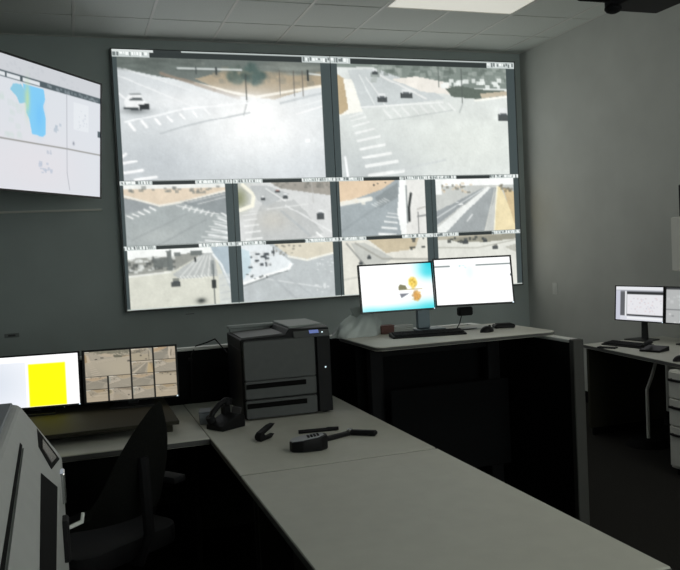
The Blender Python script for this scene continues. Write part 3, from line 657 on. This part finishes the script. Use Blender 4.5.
for k in range(4): part('sheet', MB().box(-.066, .066, -.030, .030, k*.011, k*.011+.0095, .001, mx=Matrix.Rotation(R([0, 3, -2, 2][k]), 4, 'Z')), 'paper', t)
t = thing('red_card_box', 'small dull red box between the plastic bag and paper stack', 'box', (1.722, 4.275, SD), R(-6))
part('body', MB().box(-.04, .04, -.035, .035, 0, .042, .003), 'red', t); part('lid', MB().box(-.042, .042, -.037, .037, .042, .05, .002), 'red', t)
# crumpled bag
t = thing('plastic_bag', 'crumpled pale translucent plastic bag on the standing desk left corner', 'bag', (1.525, 4.25, SD))
def bagf(u, v):
    a = 2*math.pi*u; lob = 1+.10*math.sin(5*a+3*v)+.05*math.sin(11*a-7*v)
    r_ = (1-.12*v-.45*v**3)*lob
    return Vector((.145*r_*math.cos(a)+.025*v, .075*r_*math.sin(a), .002+.135*v*(1+.2*math.cos(a))+.012*v*math.sin(4*a)))
b = MB().sheet(bagf, 56, 14); bmesh.ops.remove_doubles(b.b, verts=b.b.verts[:], dist=.0005)
part('bag_body', b, 'bag', t, True)
b = MB().sheet(lambda u, v: Vector((.06+(.070+.03*v)*math.cos(2*math.pi*u)*(.75+.25*math.sin(6*math.pi*u)), (.026-.010*v)*math.sin(2*math.pi*u),   .115+.065*v*(1+.3*math.cos(2*math.pi*u)))), 36, 4)
part('gathered_top', b, 'bag', t, True)

# ------------------------------------------------------------------ laser printer on the desk
pr = thing('laser_printer', 'black office laser printer with two paper drawers on the far desk', 'printer', (1.02, 3.92, DESK), R(-2.0))
pw, pd, ph = .235, .46, .455
b = MB(); b.box(-pw, pw, .012, pd, .008, .37, .008); b.prism([(-pw, .36), (pw, .36), (pw, ph-.008), (.02, ph), (.0, .425), (-pw, .418)], 'y', .012, pd, .004, seg=1)
part('body', b, 'black', pr)
part('top_cover', MB().prism([(.03, pd), (pw-.01, pd), (pw-.01, .1), (.06, .05), (.03, .05)], 'z', ph-.004, ph+.010, .004, seg=1), 'prnlight', pr)
part('output_tray', MB().prism([(-pw+.01, .37), (-.0, .43), (.03, .43), (.03, ph), (-.0, ph), (-pw+.01, ph)], 'y', pd-.05, pd-.01, .003, seg=1), 'prnlight', pr)
part('output_slot_rim', MB().box(-pw, .04, pd-.06, pd, .44, .458, .004), 'prnlight', pr)
part('tray_floor', MB().prism([(-pw+.012, .419), (-.002, .426), (-.002, .432), (-pw+.012, .424)], 'y', .04, pd-.06), 'prn', pr)
part('front_door', MB().prism(rr(-pw+.01, pw-.085, .2045, .408, .010), 'y', -.006, .014, .003, seg=1), 'prn', pr)
for z0, z1 in ((.110, .203), (.010, .103)):
    d = part('paper_drawer', MB().prism(rr(-pw+.01, pw-.085, z0, z1, .010), 'y', -.006, .014, .003, seg=1), 'prn', pr)
    part('drawer_grip', MB().box(-pw+.015, pw-.14, -.0085, -.0055, z1-.040, z1-.014, .001), 'rubber', d)
part('side_column', MB().box(pw-.075, pw, -.004, .013, .010, .408, .004), 'black', pr)
cp = part('control_panel', MB().prism([(-.012, .405), (.05, .405), (.09, ph+.004), (.02, ph-.004)], 'x', .04, pw, .004, seg=1), 'prn', pr)
part('display', MB().prism([(.0045-.012, .425), (.0175-.012, .440), (.0160-.012, .4415), (.003-.012, .4265)], 'x', .125, .175), 'blueled', cp)
part('power_light', MB().box(.19, .196, -.010, -.004, .425, .431), 'led', cp)
part('door_light', MB().box(pw-.035, pw-.028, -.006, -.003, .24, .247), 'led', pr)
for x in (-.2, .2):
    for y in (.05, .4): part('foot', MB().cyl((x, y, 0), (x, y, .01), .018), 'rubber', pr)
# cord over the partition cap
t = thing('power_cord', 'thin black cord looping over the partition cap left of the printer', 'cable', (.78, 4.5, 0))
part('cord', MB().tube([(.02, -.10, DESK+.3), (-.02, .05, EYE-.48), (-.06, .12, EYE-.505), (-.12, .13, EYE-.52), (-.16, .07, EYE-.56), (-.17, .065, EYE-.80)], .004), 'blackm', t)
part('cord_clip', MB().box(-.175, -.155, .06, .08, EYE-.60, EYE-.58, .002), 'blackm', t)
# desk telephone seen from its side
t = thing('desk_telephone', 'black desk telephone with upright handset left of the printer', 'telephone', (.672, 3.845, DESK), R(-60)); t.scale = (.82, .82, .82)
part('base', MB().prism([(-.09, 0), (.09, 0), (.09, .07), (.05, .085), (-.09, .03)], 'x', -.075, .075, .006), 'black', t)
part('screen', MB().box(-.03, .055, .052, .056, .07, .13, .002, mx=Matrix.Rotation(R(-14), 4, 'X')), 'glass', t)
part('keypad', MB().box(-.01, .06, -.06, .03, .044, .055, .002, mx=Matrix.Rotation(R(16), 4, 'X') @ Matrix.Translation((0, 0, -.0))), 'blackm', t)
hs = part('handset', MB().tube([(-.05, -.075, .06), (-.05, -.055, .095), (-.05, 0, .135), (-.05, .045, .155), (-.05, .075, .15)], .017, 10), 'black', t, True)
part('earpiece', MB().cyl((-.05, .07, .165), (-.05, .062, .125), .027), 'blackm', hs, True); part('mouthpiece', MB().cyl((-.05, -.08, .078), (-.05, -.065, .045), .027), 'blackm', hs, True)
part('cradle', MB().box(-.07, -.03, .02, .075, .07, .125, .008), 'black', t)
part('coiled_cord', MB().tube([(-.075+.010*math.cos(k*.9)-.02*math.sin(k/30), -.08+k*.002, .014+.008*math.sin(k*.9)) for k in range(60)], .0025, 6), 'blackm', t)
t = thing('note_box', 'small grey box beside the telephone at the desk corner', 'box', (.60, 4.02, DESK), R(-10))
part('body', MB().box(-.03, .03, -.05, .05, 0, .055, .004), 'bluegrey', t); part('lid', MB().box(-.032, .032, -.052, .052, .055, .066, .003), 'bluegrey', t)
# staple remover
t = thing('staple_remover', 'small black staple remover on the desk left of the labelling device', 'staple remover', (.79, 3.50, DESK), R(35))
part('jaw', MB().prism([(-.045, .0), (.03, .004), (.05, .02), (.03, .017), (-.045, .013)], 'y', -.014, .014, .002, seg=1), 'black', t)
part('jaw', MB().prism([(-.045, .022), (.03, .05), (.055, .066), (.02, .062), (-.045, .04)], 'y', -.016, .016, .002, seg=1), 'black', t)
part('hinge', MB().cyl((-.036, -.017, .02), (-.036, .017, .02), .018), 'blackm', t, True)
# labelling device
t = thing('label_maker', 'black handheld labelling device with grey sloping keypad top on the desk', 'label maker', (.915, 3.225, DESK), R(-8))
oc = [(-.083, .0), (-.075, -.035), (-.03, -.052), (.05, -.048), (.082, -.02), (.082, .02), (.05, .045), (-.03, .05), (-.07, .035)]
b = MB().prism(oc, 'z', 0, .044, .008)
for v in b.b.verts: v.co.z *= (.98+.45*(v.co.x+.083)/.166) if v.co.z > .02 else 1
part('body', b, 'black', t, True)
b = MB().prism([(x*.88-.006, y*.82+.002) for x, y in oc], 'z', .0395, .047, .002, seg=1)
for v in b.b.verts: v.co.z = v.co.z+(-.02+.45*(v.co.x+.083)/.166)*.044
part('top_plate', b, 'keytop', t)
k = MB()
for i in range(4):
    for j in range(3):
        x, y = .0+i*.014, -.018+j*.015; z = .047+(-.02+.45*(x+.083)/.166)*.044
        k.box(x-.0045, x+.0045, y-.005, y+.005, z-.001, z+.003)
part('keys', k, 'blackm', t, kind='stuff')
# pen and stapler
t = thing('marker_pen', 'black marker pen lying behind the labelling device', 'pen', (1.045, 3.515, DESK), R(-8))
part('barrel', MB().cyl((-.09, 0, .009), (.045, 0, .009), .009), 'black', t, True); part('pen_cap', MB().cyl((.045, 0, .010), (.10, 0, .010), .0105, r2=.008), 'blackm', t, True)
t = thing('stapler', 'black stapler opened flat on the desk beside the marker', 'stapler', (1.16, 3.385, DESK), 0)
part('base_arm', MB().box(-.15, 0, -.017, .017, 0, .018, .006, mx=Matrix.Rotation(R(22), 4, 'Z')), 'black', t)
part('top_arm', MB().box(0, .13, -.018, .018, .0, .024, .008, mx=Matrix.Rotation(R(-38), 4, 'Z')), 'black', t)
part('hinge_pin', MB().cyl((0, 0, 0), (0, 0, .027), .014), 'chrome', t, True)

# ------------------------------------------------------------------ task chair at the left desk
ch = thing('task_chair', 'dark fabric task chair with curved high back in front of the left desk', 'chair', (.02, 3.28, 0), R(36))
b = MB().prism(rr(-.25, .25, -.25, .24, .09, 6), 'z', .44, .52, .02); part('seat', b, 'blackm', ch, True)
def backf(u, v):
    x = (u-.5); wv = .23*(1-.18*v**3)
    hgt = .60+.46*v*(1-.16*abs(2*x)**3*v)-.34*(.5-x)**2.4*v
    return Vector((2*x*wv, -.24-.09*v-.02*math.sin(v*3)+.10*(2*x)**2, hgt))
b = MB().sheet(backf, 18, 16, .035); part('backrest', b, 'chair', ch, True)
part('back_support', MB().tube([(0, -.1, .42), (0, -.27, .44), (0, -.33, .56), (0, -.32, .85)], .022), 'blackm', ch, True)
for s_ in (-1, 1):
    a = part('armrest', MB().box(s_*.29-.035, s_*.29+.035, -.20, .06, .655, .685, .012, seg=2), 'blackm', ch, True)
    part('arm_post', MB().tube([(s_*.2, 0, .45), (s_*.29, 0, .46), (s_*.29, -.06, .655)], .017), 'chrome', a, True)
part('gas_lift', MB().cyl((0, 0, .10), (0, 0, .44), .026), 'blackm', ch, True)
for k in range(5):
    a = R(72*k+10); c, s_ = math.cos(a), math.sin(a)
    l = part('base_leg', MB().tube([(0, 0, .12), (.15*c, .15*s_, .11), (.29*c, .29*s_, .075)], .018), 'blackm', ch, True)
    part('caster', MB().cyl((.29*c-.02*s_, .29*s_+.02*c, .03), (.29*c+.02*s_, .29*s_-.02*c, .03), .03), 'black', l, True)

# ------------------------------------------------------------------ big grey copier at the lower left corner
Y1, Y0 = 1.6, .35
A = Vector((-.114, EYE-.261)); B = Vector((-.041, EYE-.374)); e = B-A; nrm = Vector((-e.y, e.x)).normalized()
if nrm.x < 0: nrm = -nrm
cpx, cpy = -.35, .95
co = thing('office_copier', 'large grey office copier with sloping side panel in the lower left corner', 'copier', (cpx, cpy, 0))
def sh(mb): mb.b.transform(Matrix.Translation((-cpx, -cpy, 0))); return mb
prof = [(-.72, .08), (-.72, A.y-.02), (-.70, A.y), (A.x-.006, A.y), (A.x+.004, A.y-.004), (B.x-.004, B.y+.008), (B.x, B.y), (B.x, .08)]
part('body', sh(MB().prism(prof, 'y', Y0, Y1, .003, seg=1)), 'grey', co)
part('top_lid', sh(MB().box(-.70, A.x-.008, Y0+.03, Y1-.004, A.y-.002, A.y+.004, .002)), 'bluegrey', co)
def slope_patch(name, quad, m, th, lift=.0006, parent=co):
    """thin plate lying on the sloping side; quad of (s, Y)"""
    b = bmesh.new(); lo, hi = [], []
    for s_, y in quad:
        q = A+e*s_+nrm*lift; lo.append(b.verts.new((q.x, y, q.y))); q = q+nrm*th; hi.append(b.verts.new((q.x, y, q.y)))
    b.faces.new(hi); b.faces.new(lo[::-1])
    for k in range(len(quad)): b.faces.new((lo[k], lo[(k+1) % len(quad)], hi[(k+1) % len(quad)], hi[k]))
    mb = MB(); mb._add(b, None); return part(name, sh(mb), m, parent)
slope_patch('door_seam', [(.22, 1.36), (.262, 1.36), (.42, .80), (.375, .80)], 'rubber', .0012)
slope_patch('side_door', [(.275, 1.34), (.56, 1.34), (.74, .80), (.43, .80)], 'grey', .004)
slope_patch('label_recess', [(.43, 1.585), (.94, 1.56), (.80, 1.425), (.52, 1.47)], 'rubber', .0012)
slope_patch('label_window', [(.55, 1.545), (.86, 1.535), (.78, 1.46), (.58, 1.485)], 'glass', .003)
slope_patch('dark_inset', [(.63, 1.33), (.93, 1.36), (.985, 1.0), (.985, .80), (.84, .80)], 'rubber', .0015)
part('latch', sh(MB().box(B.x-.004, B.x+.006, 1.46, 1.50, B.y-.05, B.y+.004, .002)), 'chrome', co)
part('side_hinge', sh(MB().box(B.x-.002, B.x+.010, 1.36, 1.40, B.y-.12, B.y-.05, .003)), 'blackm', co)
part('pale_hook', sh(MB().cyl((B.x+.006, 1.40, B.y-.075), (B.x+.03, 1.41, B.y-.07), .0035).cyl((B.x+.03, 1.41, B.y-.072), (B.x+.033, 1.41, B.y-.055), .003)), 'cap', co)
part('plinth', sh(MB().box(-.69, B.x-.03, Y0+.03, Y1-.03, 0, .08)), 'rubber', co)
for k in range(3):
    d = part('paper_drawer', sh(MB().box(B.x-.002, B.x+.004, Y0+.05, Y1-.05, .15+k*.25, .38+k*.25, .001)), 'bluegrey', co)
    part('drawer_grip', sh(MB().box(B.x+.004, B.x+.007, Y0+.4, Y1-.4, .31+k*.25, .335+k*.25, .001)), 'black', d)

# ------------------------------------------------------------------ right desk by the wall
t = thing('wall_desk', 'light grey desk with end panel along the right wall', 'desk', (4.18, 4.0, 0))
rx0, rx1, ry0, ry1 = 3.76, 4.62, 2.4, 5.33
# slightly angled front edge as in the photograph
part('desktop', MB().prism([(3.84-4.18, ry1-4), (rx1-4.18, ry1-4), (rx1-4.18, ry0-4), (3.52-4.18, ry0-4)], 'z', DESK-.03, DESK, .003, seg=1), 'laminate', t)
part('edge_band', MB().prism([(3.839-4.18, ry1-4), (3.85-4.18, ry1-4), (3.53-4.18, ry0-4), (3.519-4.18, ry0-4)], 'z', DESK-.026, DESK-.005), 'edge', t)
part('end_panel', MB().box(3.87-4.18, rx1-4.18, ry1-.03-4, ry1-4, .06, DESK-.03, .002), 'olive', t)
part('gap_shade', MB().box(3.9-4.18, rx1-.03-4.18, ry1-.027-4, ry1-.003-4, 0, .06), 'rubber', t)  # black strip standing in for the shade under the end panel
part('wall_rail', MB().box(rx1-.05-4.18, rx1-.02-4.18, ry0-4, ry1-.03-4, DESK-.12, DESK-.03, .002), 'rubber', t)
t = thing('drawer_pedestal', 'pale three-drawer pedestal under the desk by the right wall', 'drawer unit', (4.05, 3.78, 0))
part('body', MB().box(-.38, .28, -.36, .40, .05, DESK-.042, .004), 'cream', t)
for z0, z1 in ((.07, .33), (.34, .51), (.52, DESK-.05)):
    d = part('drawer', MB().box(-.396, -.379, -.35, .39, z0, z1, .003), 'cream', t)
    part('lock', MB().cyl((-.40, .36, z1-.05), (-.395, .36, z1-.05), .008), 'black', d)
    part('handle', MB().box(-.408, -.396, .28, .385, z1-.06, z1-.045, .002), 'black', d)
part('plinth', MB().box(-.35, .26, -.34, .38, 0, .05), 'rubber', t)
t = thing('pole_stand', 'thin pale curved pole on a dark round foot under the wall desk', 'pole stand', (4.06, 4.86, 0))
part('foot', MB().cyl((0, 0, 0), (0, 0, .05), .17, r2=.12, n=20), 'rubber', t, True)
part('pole', MB().tube([(0, 0, .05), (0, 0, .3), (.0, .0, .42), (.03, -.02, .52), (.05, -.04, .62), (.06, -.04, .70)], .013, 10), 'cream', t, True)
GR = 'two monitors on the desk by the right wall'
p = Pic(110, 66, (120, 122, 128)); p.rect(0, 0, 1, .1, (226, 228, 232)).rect(0, .1, 1, .14, (160, 162, 170)).rect(.0, .12, .1, 1, (196, 198, 212)).rect(.1, .17, .2, .88, (92, 94, 98)).rect(.2, .13, .24, .86, (232, 234, 236))
p.rect(.25, .15, 1, .22, (44, 46, 48)).rect(.25, .22, 1, .82, (226, 226, 230)).mott(.28, .32, .98, .78, (190, 188, 200), 60, .014, .5, (214, 190, 190)).rect(.25, .82, 1, .87, (44, 46, 48)).rect(.1, .87, 1, 1, (212, 214, 222)).rect(.25, .9, .98, .96, (236, 238, 240)); p.blur(1)
rc = Vector((4.35, 5.31)); yr = R(-80)
rdir = Vector((math.cos(yr), math.sin(yr)))
rc = Vector((4.444, 5.384))*.97
czr = EYE-.552-DESK
lcd('computer_monitor', 'monitor at far end of the wall desk, showing windows with dark title bars', GR, (rc.x, rc.y-.0, DESK), yr, .485, .291, czr, R(-4), p)
p = Pic(110, 66, (176, 178, 178)); p.rect(0, 0, 1, .06, (60, 62, 64)).mott(.05, .15, .95, .5, (196, 198, 198), 40, .03, .5).rect(0, .6, 1, .64, (120, 122, 124)).mott(.02, .64, .9, .98, (214, 214, 214), 30, .03, .6, (130, 132, 134)); p.blur(1)
r2_ = rc+rdir*.495
lcd('computer_monitor', 'monitor cut off by the frame at right, showing a grey page', GR, (r2_.x, r2_.y, DESK), yr, .485, .291, czr, R(-4), p)
keyboard('black keyboard on the desk by the right wall', (4.02, 5.02, DESK), R(-80), .40, .13)
t = thing('desk_telephone', 'low black telephone on the wall desk, nearer than the keyboard', 'telephone', (3.985, 4.68, DESK), R(-70))
part('base', MB().prism([(-.07, 0), (.07, 0), (.07, .035), (-.07, .015)], 'x', -.08, .08, .005), 'black', t)
part('handset', MB().tube([(-.055, -.06, .04), (-.055, -.03, .052), (-.055, .03, .062), (-.055, .06, .058)], .014), 'black', t, True)
t = thing('notepad', 'thin dark notepad at the front of the wall desk before the keyboard', 'notepad', (3.84, 5.02, DESK), R(-60))
part('cover', MB().box(-.07, .07, -.03, .03, 0, .008, .002), 'blackm', t); part('binding', MB().box(-.072, -.06, -.031, .031, 0, .011, .002), 'black', t)
mouse('black mouse at the right frame edge on the wall desk', (3.80, 4.22, DESK), R(-75), 1.1)
t = thing('wall_cabinet', 'pale wall cabinet above the right desk at the frame edge', 'cabinet', (4.48, 4.1, EYE-.285))
part('body', MB().box(-.14, .16, -.75, .76, 0, .41, .003), 'cream', t)
for y0, y1 in ((-.745, 0), (.004, .755)):
    d = part('door', MB().box(-.157, -.141, y0, y1, .004, .406, .003), 'cream', t); part('handle', MB().box(-.168, -.157, y0+.33, y0+.43, .03, .042, .002), 'chrome', d)
t = thing('desk_speaker', 'black loudspeaker standing on top of the wall cabinet', 'speaker', (4.45, 4.72, EYE+.126))
part('body', MB().box(-.08, .08, -.10, .10, 0, .24, .006), 'black', t); part('cone', MB().cyl((-.085, 0, .09), (-.079, 0, .09), .055, n=20), 'blackm', t); part('tweeter', MB().cyl((-.085, 0, .19), (-.079, 0, .19), .022, n=16), 'blackm', t)

# ------------------------------------------------------------------ projector hanging at the top right
pj = thing('ceiling_projector', 'black projector hanging from the ceiling at the top right edge', 'projector', (1.955, 2.18, EYE+.790))
part('body', MB().prism([(-.14, .0), (.08, .0), (.19, .055), (.19, .13), (-.14, .13)], 'y', -.13, .15, .008), 'black', pj)
part('foot', MB().ball((-.125, .12, .0), .030, 1, 1, .6), 'blackm', pj, True)
for k in range(8): part('lens_ring', MB().cyl((-.262+k*.013, .10, .070), (-.255+k*.013, .10, .070), .056, n=24), 'blackm', pj)
part('lens_barrel', MB().cyl((-.266, .10, .070), (-.13, .10, .070), .048, n=24), 'black', pj, True)
part('ceiling_pole', MB().cyl((.03, .02, .13), (.03, .02, HC-EYE-.792), .022), 'black', pj, True)
part('ceiling_plate', MB().cyl((.03, .02, HC-EYE-.792-.012), (.03, .02, HC-EYE-.792), .09, n=20), 'black', pj, True)
